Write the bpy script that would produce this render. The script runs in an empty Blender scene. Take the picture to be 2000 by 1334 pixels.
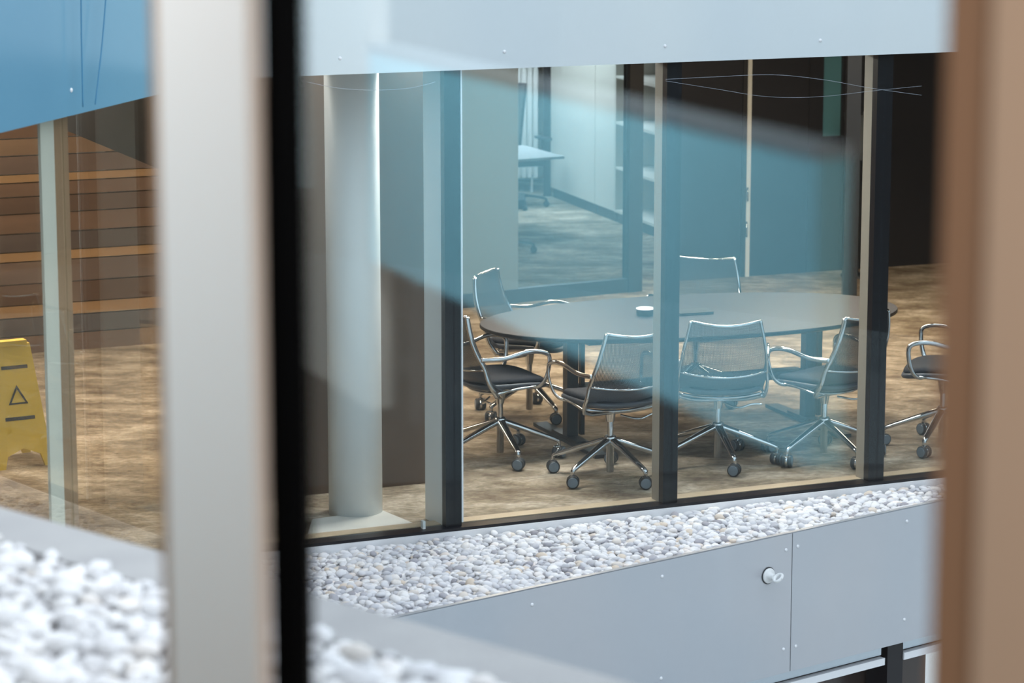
import bpy, math, random
from mathutils import Vector, Matrix
random.seed(7)
S = bpy.context.scene
COL = S.collection
PI = math.pi
# ------------------------------------------------------------------ camera, sky, lights, exposure
H = 3.6                      # eye height above the meeting room floor
FPX = 5436.0                 # focal length in pixels of the 2000 px wide frame
TH = math.atan(985 / FPX)    # downward pitch
cd = bpy.data.cameras.new('camera'); cam = bpy.data.objects.new('camera', cd); COL.objects.link(cam)
cam.location = (0, 0, H); cam.rotation_euler = (PI / 2 - TH, 0, 0)
cd.sensor_width = 36; cd.lens = FPX * 36 / 2000; cd.clip_end = 200
cd.dof.use_dof = True; cd.dof.focus_distance = 15.6; cd.dof.aperture_fstop = 3.5
S.camera = cam
S.view_settings.view_transform = 'Standard'; S.view_settings.look = 'None'
S.view_settings.exposure = 0.0; S.view_settings.gamma = 1; S.view_settings.use_curve_mapping = False
try: S.cycles.transparent_max_bounces = 24
except Exception: pass
W = bpy.data.worlds.new('sky'); S.world = W; W.use_nodes = True
nt = W.node_tree; nt.nodes.clear()
wo = nt.nodes.new('ShaderNodeOutputWorld'); bg = nt.nodes.new('ShaderNodeBackground')
tc = nt.nodes.new('ShaderNodeTexCoord'); sx = nt.nodes.new('ShaderNodeSeparateXYZ'); cr = nt.nodes.new('ShaderNodeValToRGB')
nt.links.new(tc.outputs['Generated'], sx.inputs[0]); nt.links.new(sx.outputs['Z'], cr.inputs[0])
cr.color_ramp.elements[0].color = (.56, .65, .705, 1); cr.color_ramp.elements[1].color = (1.12, 1.22, 1.36, 1)
nt.links.new(cr.outputs[0], bg.inputs[0]); bg.inputs[1].default_value = 2.1
nt.links.new(bg.outputs[0], wo.inputs[0])
def area(name, loc, size, power, col, rot=(0, 0, 0)):
    l = bpy.data.lights.new(name, 'AREA'); l.shape = 'RECTANGLE'; l.size, l.size_y = size; l.energy = power; l.color = col
    o = bpy.data.objects.new(name, l); COL.objects.link(o); o.location = loc; o.rotation_euler = rot; return o
WARM = (1, .77, .54)
MEET_W = 62
for i, (x, y) in enumerate([(-.3, 17.2), (1.6, 18.2), (3.5, 19.2), (.2, 19.6), (2.3, 20.6)]):
    area('ceiling_light', (x, y, 2.57), (1.1, .25), MEET_W, WARM, (0, 0, .42))
for s_, w_ in ((-.75, 25), (.6, 70), (1.9, 70), (3.2, 40)):
    area('window_side_fill', (-.26 + .911 * s_ - .45, 14.29 + .4115 * s_ + 1.0, 2.57), (1.0, .2), w_, (1, .93, .84), (0, 0, .42))  # unseen lamps added to brighten the floor where daylight falls short
area('back_room_light', (-.3, 26.6, 2.57), (1.6, 1.6), 120, (.9, .96, 1))
area('left_wing_light', (-3.4, 16.2, 2.57), (1.2, .6), 100, (1, .84, .68))
area('left_wing_light', (-4.2, 18.4, 2.57), (1.2, .6), 55, (1, .80, .62))

# ------------------------------------------------------------------ geometry helpers
def V2(x, y): return Vector((x, y, 0))
def ray(px, py):
    a, b, c = (px - 1000), (667 - py), FPX
    return Vector((a, c * math.cos(TH) + b * math.sin(TH), -c * math.sin(TH) + b * math.cos(TH)))
def P(px, py, z=0.0):
    r = ray(px, py); t = (z - H) / r.z; return Vector((r.x * t, r.y * t, z))
def on_wall(px, py, A, d):          # where the sight line meets the upright plane through A along d
    r = ray(px, py); n = Vector((-d.y, d.x, 0)); t = A.dot(n) / r.dot(n); return Vector((0, 0, H)) + r * t
ANG = math.radians(24.3)
U = V2(math.cos(ANG), math.sin(ANG)); N = V2(-math.sin(ANG), math.cos(ANG)); M0 = V2(-.26, 14.29)
def fac(s, d=0, z=0): return M0 + U * s + N * d + Vector((0, 0, z))
KC = fac(-1.34)
LW = V2(-.24, -.97).normalized()     # left facade, coming towards the camera
LN = V2(-.97, .24).normalized()      # into the left wing
ND = V2(-.72, .69).normalized()      # near window line, going away to the left
NN = V2(.69, .72).normalized()       # outwards through the near window
NP = V2(-.31, 3.0)
def near(t, d=0, z=0): return NP + ND * t + NN * d + Vector((0, 0, z))

class MB:
    def __init__(s): s.v = []; s.f = []; s.sm = []; s.mi = []
    def add(s, vs, fs, smooth=False, mi=0):
        b = len(s.v); s.v += [tuple(v) for v in vs]
        for f in fs: s.f.append([b + i for i in f]); s.sm.append(smooth); s.mi.append(mi)
        return s
    def obox(s, o, a, b, c, mi=0):   # parallelepiped at corner o with edge vectors
        o = Vector(o); a = Vector(a); b = Vector(b); c = Vector(c)
        vs = [o, o + a, o + a + b, o + b, o + c, o + a + c, o + a + b + c, o + b + c]
        fs = [(0, 3, 2, 1), (4, 5, 6, 7), (0, 1, 5, 4), (1, 2, 6, 5), (2, 3, 7, 6), (3, 0, 4, 7)]
        if a.cross(b).dot(c) < 0: fs = [tuple(reversed(f)) for f in fs]
        return s.add(vs, fs, False, mi)
    def box(s, x0, x1, y0, y1, z0, z1, mi=0): return s.obox((x0, y0, z0), (x1 - x0, 0, 0), (0, y1 - y0, 0), (0, 0, z1 - z0), mi)
    def prism(s, pts, z0, z1, mi=0, smooth=False):
        n = len(pts); ar = sum(pts[i][0] * pts[(i + 1) % n][1] - pts[(i + 1) % n][0] * pts[i][1] for i in range(n))
        if ar < 0: pts = list(reversed(pts))
        vs = [(p[0], p[1], z0) for p in pts] + [(p[0], p[1], z1) for p in pts]
        s.add(vs, [list(reversed(range(n))), list(range(n, 2 * n))], False, mi)
        b = len(s.v) - 2 * n
        for i in range(n): s.f.append([b + i, b + (i + 1) % n, b + n + (i + 1) % n, b + n + i]); s.sm.append(smooth); s.mi.append(mi)
        return s
    def tube(s, path, rad, n=10, mi=0, flat=1.0, flatdir=None, cap=True):
        path = [Vector(p) for p in path]; m = len(path)
        if not isinstance(rad, (list, tuple)): rad = [rad] * m
        vs = []; prev = None
        for i, p in enumerate(path):
            t = (path[min(i + 1, m - 1)] - path[max(i - 1, 0)]).normalized()
            if prev is None:
                ref = Vector(flatdir) if flatdir else (Vector((0, 0, 1)) if abs(t.z) < .9 else Vector((1, 0, 0)))
                a = (ref - t * ref.dot(t)).normalized()
            else: a = (prev - t * prev.dot(t)).normalized()
            prev = a; b = t.cross(a)
            for k in range(n):
                q = 2 * PI * k / n; vs.append(p + a * (math.cos(q) * rad[i] * flat) + b * (math.sin(q) * rad[i]))
        fs = []
        for i in range(m - 1):
            for k in range(n):
                k2 = (k + 1) % n; fs.append((i * n + k, i * n + k2, (i + 1) * n + k2, (i + 1) * n + k))
        if cap: fs += [tuple(reversed(range(n))), tuple((m - 1) * n + k for k in range(n))]
        return s.add(vs, fs, True, mi)
    def lathe(s, prof, n=24, origin=(0, 0, 0), axis=(0, 0, 1), mi=0, smooth=True):
        ax = Vector(axis).normalized(); a = ax.orthogonal().normalized(); b = ax.cross(a); o = Vector(origin); vs = []
        for r, h in prof:
            for k in range(n):
                q = 2 * PI * k / n; vs.append(o + ax * h + a * (math.cos(q) * r) + b * (math.sin(q) * r))
        fs = []
        for i in range(len(prof) - 1):
            for k in range(n):
                k2 = (k + 1) % n; fs.append((i * n + k, i * n + k2, (i + 1) * n + k2, (i + 1) * n + k))
        s.add(vs, fs, smooth, mi)
        m = len(prof)
        s.add(vs[:n], [tuple(reversed(range(n)))], False, mi); s.add(vs[(m - 1) * n:], [tuple(range(n))], False, mi)
        return s
    def grid(s, fn, nu, nv, thick=None, mi=0):
        pts = [[Vector(fn(i / nu, j / nv)) for i in range(nu + 1)] for j in range(nv + 1)]
        vs = [p for r in pts for p in r]; w = nu + 1
        fs = [(j * w + i, j * w + i + 1, (j + 1) * w + i + 1, (j + 1) * w + i) for j in range(nv) for i in range(nu)]
        s.add(vs, fs, True, mi)
        if thick is not None:
            t = Vector(thick); s.add([v + t for v in vs], [tuple(reversed(f)) for f in fs], True, mi)
            e = list(range(w)) + [(j + 1) * w - 1 for j in range(1, nv + 1)] + [nv * w + i for i in range(nu - 1, -1, -1)] + [j * w for j in range(nv - 1, 0, -1)]
            m = len(e); s.add([vs[i] for i in e] + [vs[i] + t for i in e], [(k, m + k, m + (k + 1) % m, (k + 1) % m) for k in range(m)], False, mi)
        return s
    def mesh(s, name, mats):
        me = bpy.data.meshes.new(name); me.from_pydata(s.v, [], s.f)
        me.polygons.foreach_set('use_smooth', s.sm); me.polygons.foreach_set('material_index', s.mi)
        for m in (mats if isinstance(mats, (list, tuple)) else [mats]): me.materials.append(m)
        me.update(); return me
    def build(s, name, mats, parent=None, **kw):
        o = bpy.data.objects.new(name, s.mesh(name, mats)); COL.objects.link(o)
        if parent: o.parent = parent
        return tag(o, **kw)
def tag(o, label=None, cat=None, group=None, kind=None):
    if label: o['label'] = label
    if cat: o['category'] = cat
    if group: o['group'] = group
    if kind: o['kind'] = kind
    return o
def empty(name, loc=(0, 0, 0), rz=0, **kw):
    o = bpy.data.objects.new(name, None); COL.objects.link(o); o.location = loc; o.rotation_euler = (0, 0, rz); o.empty_display_size = .1
    return tag(o, **kw)
def smooth_path(pts, k=6):
    pts = [Vector(p) for p in pts]; out = []
    for i in range(len(pts) - 1):
        p0 = pts[max(i - 1, 0)]; p1 = pts[i]; p2 = pts[i + 1]; p3 = pts[min(i + 2, len(pts) - 1)]
        for j in range(k):
            t = j / k
            out.append(.5 * ((2 * p1) + (p2 - p0) * t + (2 * p0 - 5 * p1 + 4 * p2 - p3) * t * t + (-p0 + 3 * p1 - 3 * p2 + p3) * t ** 3))
    out.append(pts[-1]); return out

# ------------------------------------------------------------------ materials
def mat(name, col, rough=.5, metal=0, spec=.5, noise=None, bump=None, coat=0):
    m = bpy.data.materials.new(name); m.use_nodes = True; t = m.node_tree; b = t.nodes['Principled BSDF']
    b.inputs['Base Color'].default_value = (*col, 1); b.inputs['Roughness'].default_value = rough; b.inputs['Metallic'].default_value = metal
    b.inputs['Specular IOR Level'].default_value = spec; b.inputs['Coat Weight'].default_value = coat
    co = t.nodes.new('ShaderNodeTexCoord')
    if noise:                                   # (scale xyz, second colour, detail)
        mp = t.nodes.new('ShaderNodeMapping'); mp.inputs['Scale'].default_value = noise[0]
        nz = t.nodes.new('ShaderNodeTexNoise'); nz.inputs['Scale'].default_value = 1; nz.inputs['Detail'].default_value = noise[2]
        rp = t.nodes.new('ShaderNodeValToRGB'); rp.color_ramp.elements[0].position = .35; rp.color_ramp.elements[1].position = .66
        rp.color_ramp.elements[0].color = (*col, 1); rp.color_ramp.elements[1].color = (*noise[1], 1)
        t.links.new(co.outputs['Object'], mp.inputs[0]); t.links.new(mp.outputs[0], nz.inputs[0]); t.links.new(nz.outputs[0], rp.inputs[0]); t.links.new(rp.outputs[0], b.inputs['Base Color'])
    if bump:
        n2 = t.nodes.new('ShaderNodeTexNoise'); n2.inputs['Scale'].default_value = bump[0]; n2.inputs['Detail'].default_value = 4
        bp = t.nodes.new('ShaderNodeBump'); bp.inputs['Strength'].default_value = bump[1]; bp.inputs['Distance'].default_value = .01
        t.links.new(co.outputs['Object'], n2.inputs[0]); t.links.new(n2.outputs[0], bp.inputs['Height']); t.links.new(bp.outputs[0], b.inputs['Normal'])
    return m
def glass(name, tint, refl, rcol=(1, 1, 1), fres=True):
    m = bpy.data.materials.new(name); m.use_nodes = True; t = m.node_tree; t.nodes.clear()
    o = t.nodes.new('ShaderNodeOutputMaterial'); mx = t.nodes.new('ShaderNodeMixShader')
    tr = t.nodes.new('ShaderNodeBsdfTransparent'); tr.inputs[0].default_value = (*tint, 1)
    g = t.nodes.new('ShaderNodeBsdfGlossy'); g.inputs['Roughness'].default_value = 0; g.inputs['Color'].default_value = (*rcol, 1)
    if fres:
        fr = t.nodes.new('ShaderNodeFresnel'); fr.inputs[0].default_value = 1.5
        ml = t.nodes.new('ShaderNodeMath'); ml.operation = 'MULTIPLY'; ml.inputs[1].default_value = refl
        t.links.new(fr.outputs[0], ml.inputs[0]); t.links.new(ml.outputs[0], mx.inputs[0])
    else: mx.inputs[0].default_value = refl
    t.links.new(tr.outputs[0], mx.inputs[1]); t.links.new(g.outputs[0], mx.inputs[2]); t.links.new(mx.outputs[0], o.inputs[0])
    return m
def carpet():
    m = bpy.data.materials.new('carpet'); m.use_nodes = True; t = m.node_tree; b = t.nodes['Principled BSDF']; b.inputs['Roughness'].default_value = .95; b.inputs['Specular IOR Level'].default_value = .1
    co = t.nodes.new('ShaderNodeTexCoord'); mp = t.nodes.new('ShaderNodeMapping'); mp.inputs['Rotation'].default_value = (0, 0, .2); mp.inputs['Scale'].default_value = (1.6, 2.4, 1)
    n1 = t.nodes.new('ShaderNodeTexNoise'); n1.inputs['Scale'].default_value = 1.3; n1.inputs['Detail'].default_value = 9; n1.inputs['Roughness'].default_value = .72
    n2 = t.nodes.new('ShaderNodeTexNoise'); n2.inputs['Scale'].default_value = 16; n2.inputs['Roughness'].default_value = .75; n2.inputs['Detail'].default_value = 4
    r1 = t.nodes.new('ShaderNodeValToRGB'); e = r1.color_ramp.elements
    e[0].position = .38; e[0].color = (.20, .15, .11, 1); e[1].position = .62; e[1].color = (.60, .51, .41, 1); x = e.new(.5); x.color = (.36, .29, .215, 1)
    r2 = t.nodes.new('ShaderNodeValToRGB'); r2.color_ramp.elements[0].position = .3; r2.color_ramp.elements[0].position = .36; r2.color_ramp.elements[0].color = (.55, .55, .56, 1); r2.color_ramp.elements[1].position = .60
    mx = t.nodes.new('ShaderNodeMix'); mx.data_type = 'RGBA'; mx.blend_type = 'MULTIPLY'; mx.inputs[0].default_value = .8
    L = t.links.new
    L(co.outputs['Object'], mp.inputs[0]); L(mp.outputs[0], n1.inputs[0]); L(mp.outputs[0], n2.inputs[0]); L(n1.outputs[0], r1.inputs[0]); L(n2.outputs[0], r2.inputs[0])
    L(r1.outputs[0], mx.inputs[6]); L(r2.outputs[0], mx.inputs[7]); L(mx.outputs[2], b.inputs['Base Color'])
    bp = t.nodes.new('ShaderNodeBump'); bp.inputs['Strength'].default_value = .5; bp.inputs['Distance'].default_value = .01; L(n2.outputs[0], bp.inputs['Height']); L(bp.outputs[0], b.inputs['Normal'])
    return m
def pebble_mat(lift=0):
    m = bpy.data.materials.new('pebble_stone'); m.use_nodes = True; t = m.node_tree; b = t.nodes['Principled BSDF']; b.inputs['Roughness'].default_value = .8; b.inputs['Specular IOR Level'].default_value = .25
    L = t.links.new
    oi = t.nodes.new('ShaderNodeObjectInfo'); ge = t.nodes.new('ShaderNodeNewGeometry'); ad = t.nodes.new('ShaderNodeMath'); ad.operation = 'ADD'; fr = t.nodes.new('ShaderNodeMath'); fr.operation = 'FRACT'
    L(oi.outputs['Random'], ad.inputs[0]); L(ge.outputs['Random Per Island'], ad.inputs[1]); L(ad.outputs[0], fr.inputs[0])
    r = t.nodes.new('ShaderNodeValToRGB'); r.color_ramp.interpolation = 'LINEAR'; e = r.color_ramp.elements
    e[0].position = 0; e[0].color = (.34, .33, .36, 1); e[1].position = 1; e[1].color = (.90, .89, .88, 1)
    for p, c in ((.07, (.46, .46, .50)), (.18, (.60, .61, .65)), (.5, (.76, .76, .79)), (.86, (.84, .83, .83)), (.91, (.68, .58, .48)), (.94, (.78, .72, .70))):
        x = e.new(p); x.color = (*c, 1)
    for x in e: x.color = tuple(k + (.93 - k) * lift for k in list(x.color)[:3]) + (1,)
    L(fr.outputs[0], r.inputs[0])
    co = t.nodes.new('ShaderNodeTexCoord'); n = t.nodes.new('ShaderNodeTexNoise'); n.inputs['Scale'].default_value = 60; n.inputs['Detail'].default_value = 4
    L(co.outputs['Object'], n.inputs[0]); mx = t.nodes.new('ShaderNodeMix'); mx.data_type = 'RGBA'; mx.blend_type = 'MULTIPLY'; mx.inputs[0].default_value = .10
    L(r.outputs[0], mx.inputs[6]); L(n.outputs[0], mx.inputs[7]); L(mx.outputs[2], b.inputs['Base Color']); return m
def mesh_fabric():
    m = bpy.data.materials.new('chair_mesh'); m.use_nodes = True; t = m.node_tree; L = t.links.new; b = t.nodes['Principled BSDF']
    b.inputs['Base Color'].default_value = (.03, .034, .04, 1); b.inputs['Roughness'].default_value = .6
    o = t.nodes['Material Output']; tr = t.nodes.new('ShaderNodeBsdfTransparent'); mx = t.nodes.new('ShaderNodeMixShader')
    co = t.nodes.new('ShaderNodeTexCoord'); sp = t.nodes.new('ShaderNodeSeparateXYZ'); L(co.outputs['Object'], sp.inputs[0]); prod = []
    for ax in ('X', 'Z'):
        a = t.nodes.new('ShaderNodeMath'); a.operation = 'MULTIPLY'; a.inputs[1].default_value = 2 * PI / .0062; s = t.nodes.new('ShaderNodeMath'); s.operation = 'SINE'
        L(sp.outputs[ax], a.inputs[0]); L(a.outputs[0], s.inputs[0]); g = t.nodes.new('ShaderNodeMath'); g.operation = 'GREATER_THAN'; g.inputs[1].default_value = .38; L(s.outputs[0], g.inputs[0]); prod.append(g)
    mu = t.nodes.new('ShaderNodeMath'); mu.operation = 'MAXIMUM'; L(prod[0].outputs[0], mu.inputs[0]); L(prod[1].outputs[0], mu.inputs[1])
    L(mu.outputs[0], mx.inputs[0]); L(tr.outputs[0], mx.inputs[1]); L(b.outputs[0], mx.inputs[2]); L(mx.outputs[0], o.inputs[0]); return m
M = dict(
    chrome=mat('chrome', (.58, .59, .61), .07, 1), fabric=mat('seat_fabric', (.010, .012, .020), .85, bump=(400, .3)),
    leather=mat('grey_leather', (.065, .07, .085), .42), black=mat('black_plastic', (.018, .019, .022), .4), wheel=mat('wheel_rubber', (.03, .032, .036), .45),
    disc=mat('wheel_disc', (.16, .20, .24), .35), mesh=mesh_fabric(), carpet=carpet(), pebble=pebble_mat(),
    tabletop=mat('table_laminate', (.032, .034, .045), .45, spec=.3), steel=mat('dark_steel', (.025, .026, .03), .4),
    frame=mat('bronze_frame', (.010, .010, .013), .35, .0, spec=.3), reveal=mat('beige_reveal', (.27, .24, .20), .5), white=mat('white_paint', (.80, .82, .82), .45),
    fascia=mat('fascia_metal', (.71, .78, .80), .32, .1, noise=((.8, .8, .3), (.63, .72, .77), 2)), fascia_blue_cast=mat('fascia_reflected_blue', (.125, .30, .43), .18, noise=((.5, .5, .2), (.17, .37, .49), 2)),  # left fascia's shade and blue reflection are mixed into its colour
    panel=mat('parapet_metal', (.50, .51, .54), .30, .35, noise=((.9, .9, .5), (.45, .49, .54), 3)), alu=mat('pale_aluminium', (.82, .84, .87), .35, .1), rail=mat('rail_aluminium', (.55, .62, .68), .3, .6),
    cabinet=mat('cabinet_white', (.70, .70, .66), .45), dark=mat('dark_panel', (.024, .025, .031), .3), shelf_in=mat('shelf_interior', (.03, .035, .045), .6),
    grey_panel=mat('partition_grey', (.15, .18, .19), .4), navy=mat('reflection_navy', (.012, .022, .04), .5), brown=mat('walnut_cladding', (.115, .075, .052), .5, noise=((2, 2, .4), (.15, .10, .07), 4)),
    yellow=mat('yellow_plastic', (.80, .58, .10), .4), plaster=mat('plaster', (.62, .60, .56), .8), ceiling=mat('ceiling_white', (.7, .69, .66), .9), oak=mat('oak_strip', (.52, .40, .28), .5, noise=((3, 3, 3), (.45, .34, .23), 4)),
    cream=mat('cream_frame', (.74, .70, .66), .4), tan=mat('tan_frame', (.34, .21, .13), .45), beige=mat('beige_frame', (.60, .47, .36), .45), gasket=mat('black_gasket', (.002, .002, .002), .9, spec=.02),
    concrete=mat('concrete', (.38, .38, .38), .9, noise=((3, 3, 3), (.46, .46, .46), 5)), cap=mat('coping_metal', (.33, .325, .325), .5, .05, noise=((5, 5, 5), (.38, .375, .37), 3)), membrane=mat('membrane', (.22, .22, .23), .9),
    tint2=glass('left_glass', (.92, .94, .92), .18, (1, .9, .8)), tint=glass('facade_glass', (.92, .955, .96), .22, (.9, .97, 1)), near_glass=glass('coated_glass', (.96, .97, .975), .155, (.9, 1, 1), fres=False),
    teal=mat('teal_fabric', (.25, .56, .67), .85), sand=mat('sand_fabric', (.42, .38, .34), .85), room=mat('room_paint', (.035, .024, .02), .9), desk=mat('desk_grey', (.40, .42, .45), .4), desk_black=mat('desk_black', (.02, .02, .02), .6), brown_dark=mat('lower_glazing', (.05, .035, .03), .25),
    paper=mat('paper', (.8, .8, .82), .8), lit_teal=mat('pale_teal_pane', (.10, .26, .31), .3), wire=mat('wire', (.34, .38, .44), .5), bluewire=mat('blue_wire', (.05, .22, .38), .4), lamp_grey=mat('anthracite', (.05, .06, .07), .6),
    print_black=mat('sign_print', (.04, .04, .05), .6))

# ------------------------------------------------------------------ setting: meeting wing shell
pts = [fac(5.5, -.02), KC, KC + LW * 4.2, V2(-7.5, 9.5), V2(-7.5, 29.6), V2(7.0, 29.6)]
MB().prism([(p.x, p.y) for p in pts], -.30, 0).build('floor', M['carpet'], label='mottled beige brown carpet under the meeting table', cat='floor', kind='structure')
MB().prism([(p.x, p.y) for p in pts], 2.60, 2.75).build('ceiling', M['ceiling'], label='white ceiling above the meeting room', cat='ceiling', kind='structure')
MB().obox(V2(-7.5, 29.6), (14.5, 0, 0), (0, .2, 0), (0, 0, 2.75)).build('wall_back', M['plaster'], label='pale plaster wall at the far end behind the radiator', cat='wall', kind='structure')
MB().obox(V2(-7.7, 9.3), (.2, 0, 0), (0, 20.5, 0), (0, 0, 2.75)).build('wall_left', M['plaster'], label='plain wall closing the left wing', cat='wall', kind='structure')
e = fac(5.5, -.02); MB().prism([(e.x, e.y), (7, 29.6), (7.2, 29.6), (e.x + .2, e.y)], 0, 2.75).build('wall_right', M['dark'], label='dark wall closing the right side of the rooms', cat='wall', kind='structure')
e = KC + LW * 4.2; MB().prism([(e.x, e.y), (-7.5, 9.5), (-7.5, 9.3), (e.x, e.y - .2)], 0, 2.75).build('wall_front', M['plaster'], label='end wall of the left wing', cat='wall', kind='structure')
# right wing across the court (closes the court, mirrored in the panes)
rw = MB(); rw.obox(V2(6.2, 2), (.3, 0, 0), (.0, 14.6, 0), (0, 0, 2.4)); rw.build('wall_court', M['brown'], label='brown clad wall closing the court', cat='wall', kind='structure')
MB().obox(V2(-9, -2), (20, 0, 0), (0, 19, 0), (0, 0, -.3)).build('ground', M['concrete'], label='grey paving at the bottom of the court', cat='ground', kind='structure').location = (0, 0, -4.0)

# main facade window ------------------------------------------------
win = empty('window_1', fac(0), label='tall dark framed glass front of the meeting room', cat='window', kind='structure')
W0 = -fac(0)
def wbuild(mb, name, m, parent, **kw):
    o = mb.build(name, m, parent, **kw)
    if parent is not None: o.matrix_parent_inverse = Matrix.Translation(-parent.location)
    return o
EDGES = [(-1.34, -1.25), (-.09, 0), (1.196, 1.284), (2.50, 2.60), (3.79, 3.89)]
for i, (a, b) in enumerate(EDGES):
    wbuild(MB().obox(fac(a, .015, 0), U * (b - a), N * .05, (0, 0, 2.60)), 'mullion', M['frame'], win)
    if i in (2, 3, 4): wbuild(MB().obox(fac(a, .066, 0), U * (b - a - .002), N * .085, (0, 0, 2.60)), 'mullion_back', M['reveal'], win, label='beige inner side of the mullion')
wbuild(MB().obox(fac(-.215, .03, .0), U * .015, N * .03, (0, 0, .06)), 'stop_block', M['white'], win)
for a, b in [(-1.25, -.045), (-.045, 1.24), (1.24, 2.55), (2.55, 3.84), (3.84, 5.4)]:
    wbuild(MB().obox(fac(a + .004, 0, .035), U * (b - a - .008), N * .010, (0, 0, 2.45)), 'pane', M['tint'], win)
for s in (-.002,): wbuild(MB().obox(fac(s, .004, .04), U * .008, N * .012, (0, 0, 2.5)), 'glint_strip', M['alu'], win, label='pale strip painting the glint along the mullion edge')  # pale strip stands in for the glint on the mullion edge
wbuild(MB().obox(fac(-1.30, -.02, 0), U * 6.7, N * .10, (0, 0, .018)), 'sill', M['frame'], win)
wbuild(MB().obox(fac(-1.30, .09, 0.001), U * 6.7, N * .09, (0, 0, .018)), 'floor_strip', M['oak'], win, label='pale wooden floor strip')
wbuild(MB().obox(fac(-1.34, -.035, -.05), U * 6.75, N * .015, (0, 0, .052)), 'flashing', M['alu'], win, label='bright aluminium flashing')
# white reveal beside first mullion, white column, walnut wall, mat
MB().obox(fac(-.085, .07, 0), U * .03, N * .24, (0, 0, 2.60)).build('trim_1', M['white'], label='white upright reveal beside the first dark mullion', cat='trim', kind='structure')
c0 = P(692, 1014); col = MB().prism([(c0.x + .145 * math.cos(2 * PI * k / 40), c0.y + .14 + .145 * math.sin(2 * PI * k / 40)) for k in range(40)], 0, 2.6, smooth=True)
col.build('column', M['white'], label='round white column behind the left pane of the glass front', cat='column', kind='structure')
bw = P(790, 948); MB().obox(bw - U * 1.25, U * 1.55, N * .30, (0, 0, 2.6)).build('wall_walnut', M['brown'], label='dark walnut clad wall piece behind the white column', cat='wall', kind='structure')
mt = MB(); q = [P(600, 1052), P(610, 1018), P(745, 1000), P(832, 1036)]; mt.prism([(p.x, p.y) for p in q], .001, .012)
mt.build('floor_mat', M['plaster'], label='pale mat on the floor around the white column', cat='mat')
# fascia above the main facade ----------------------------------------
def screw(parent, p, n, r=.010):
    mb = MB().lathe([(r, 0), (r * .95, .003), (r * .4, .006)], 8, (0, 0, 0), tuple(n)); o = mb.build('screw', M['alu'], parent); o.location = p; return o
FZ = 2.43
fas = empty('trim_2', fac(0, -.1, FZ), label='pale blue white metal fascia over the glass front', cat='fascia', kind='structure')
def plank(root, A, d, n, L, z0, z1, m, th=.012, screws=(), name='panel'):
    o = empty(name) if False else MB().obox((0, 0, 0), d * L, n * th, (0, 0, z1 - z0)).build(name, m, root); o.location = A + Vector((0, 0, z0)) - root.location
    for (px, py) in screws:
        w = on_wall(px, py, A - n * 0 + n * 0, d); screw(o, w - (A + Vector((0, 0, z0))), -n)
    return o
plank(fas, fac(-1.34, -.06), U, N, 2.60 + 1.34 + .6, FZ, 3.75, M['fascia'], screws=[(664, 114), (985, 101), (1299, 90), (1602, 79)])
plank(fas, fac(3.205, -.06), U, N, 2.4, FZ, 3.75, M['fascia'])
wbuild(MB().obox(fac(-1.34, -.045, FZ + .02), U * 6.9, N * .40, (0, 0, .2)), 'soffit', M['frame'], fas)
# storey above
MB().prism([(p.x, p.y) for p in [fac(5.5, -.02), KC, KC + LW * 4.2, V2(-7.5, 9.5), V2(-7.5, 17), V2(7.0, 19)]], 2.76, 3.7).build('roof', M['concrete'], label='floor slab over the meeting wing', cat='slab', kind='structure')

# left facade ---------------------------------------------------------
lf = empty('trim_3', KC, label='left wing fascia with blue reflection and shade put into its colour', cat='fascia', kind='structure')
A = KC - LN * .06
plank(lf, A, LW, LN, 4.2, FZ, 3.75, M['fascia_blue_cast'], screws=[(139, 176)])
wbuild(MB().obox(KC + Vector((0, 0, FZ + .02)), LW * 4.2, LN * .3, (0, 0, .15)), 'soffit', M['frame'], lf)
lwn = empty('window_2', KC, label='glass front of the left wing behind the blurred ledge', cat='window', kind='structure')
def tl(px): p = on_wall(px, 700, KC, LW); return (p - KC).dot(LW)
t0, t1 = tl(150), tl(123)
wbuild(MB().obox(KC + LW * t0 + LN * .012, LW * (t1 - t0), LN * .012, (0, 0, 2.6)), 'mullion', M['tan'], lwn)
wbuild(MB().obox(KC + LW * t1 + LN * .012, LW * (tl(97) - t1), LN * .012, (0, 0, 2.6)), 'cover_strip', M['cabinet'], lwn, label='pale cover strip on the mullion')
for a, b in [(.05, (t0 + t1) / 2), ((t0 + t1) / 2, 4.1)]:
    wbuild(MB().obox(KC + LW * (a + .004), LW * (b - a - .008), LN * .01, (0, 0, 2.45)), 'pane', M['tint2'], lwn)
wbuild(MB().obox(KC - LN * .02, LW * 4.2, LN * .1, (0, 0, .035)), 'sill', M['frame'], lwn)
# dark wedge, a reflection built as a solid, and timber wall in left wing
b0, b1 = P(60, 226, 2.0), P(312, 331, 2.0); bd = (b1 - b0)
MB().obox(b0 + Vector((0, 0, 0)), bd, Vector((-.9, -.1, 0)) * 0 + Vector((.35, .12, 0)), (0, 0, .6)).build('reflection_wedge', M['navy'], label='dark navy wedge built in place of a reflection in the left glass', cat='reflection_wedge', kind='structure')
tw = empty('wall_timber', P(240, 676), label='timber boarded wall at the back of the left wing', cat='wall', kind='structure')
wood = [mat('timber_%d' % i, c, .55, noise=((.8, .8, 9), tuple(k * .72 for k in c), 4)) for i, c in enumerate([(.10, .060, .042), (.15, .090, .06), (.20, .13, .085), (.33, .20, .10), (.085, .065, .06), (.13, .09, .075)])]
z = 0.0; seq = [1, 4, 3, 0, 5, 3, 4, 1, 0, 1, 3, 5, 2, 1, 2, 0, 4, 5, 4]; hs = [.13, .13, .09, .15, .16, .07, .13, .14, .12, .10, .06, .13, .12, .11, .14, .16, .2, .2, .3]
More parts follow.
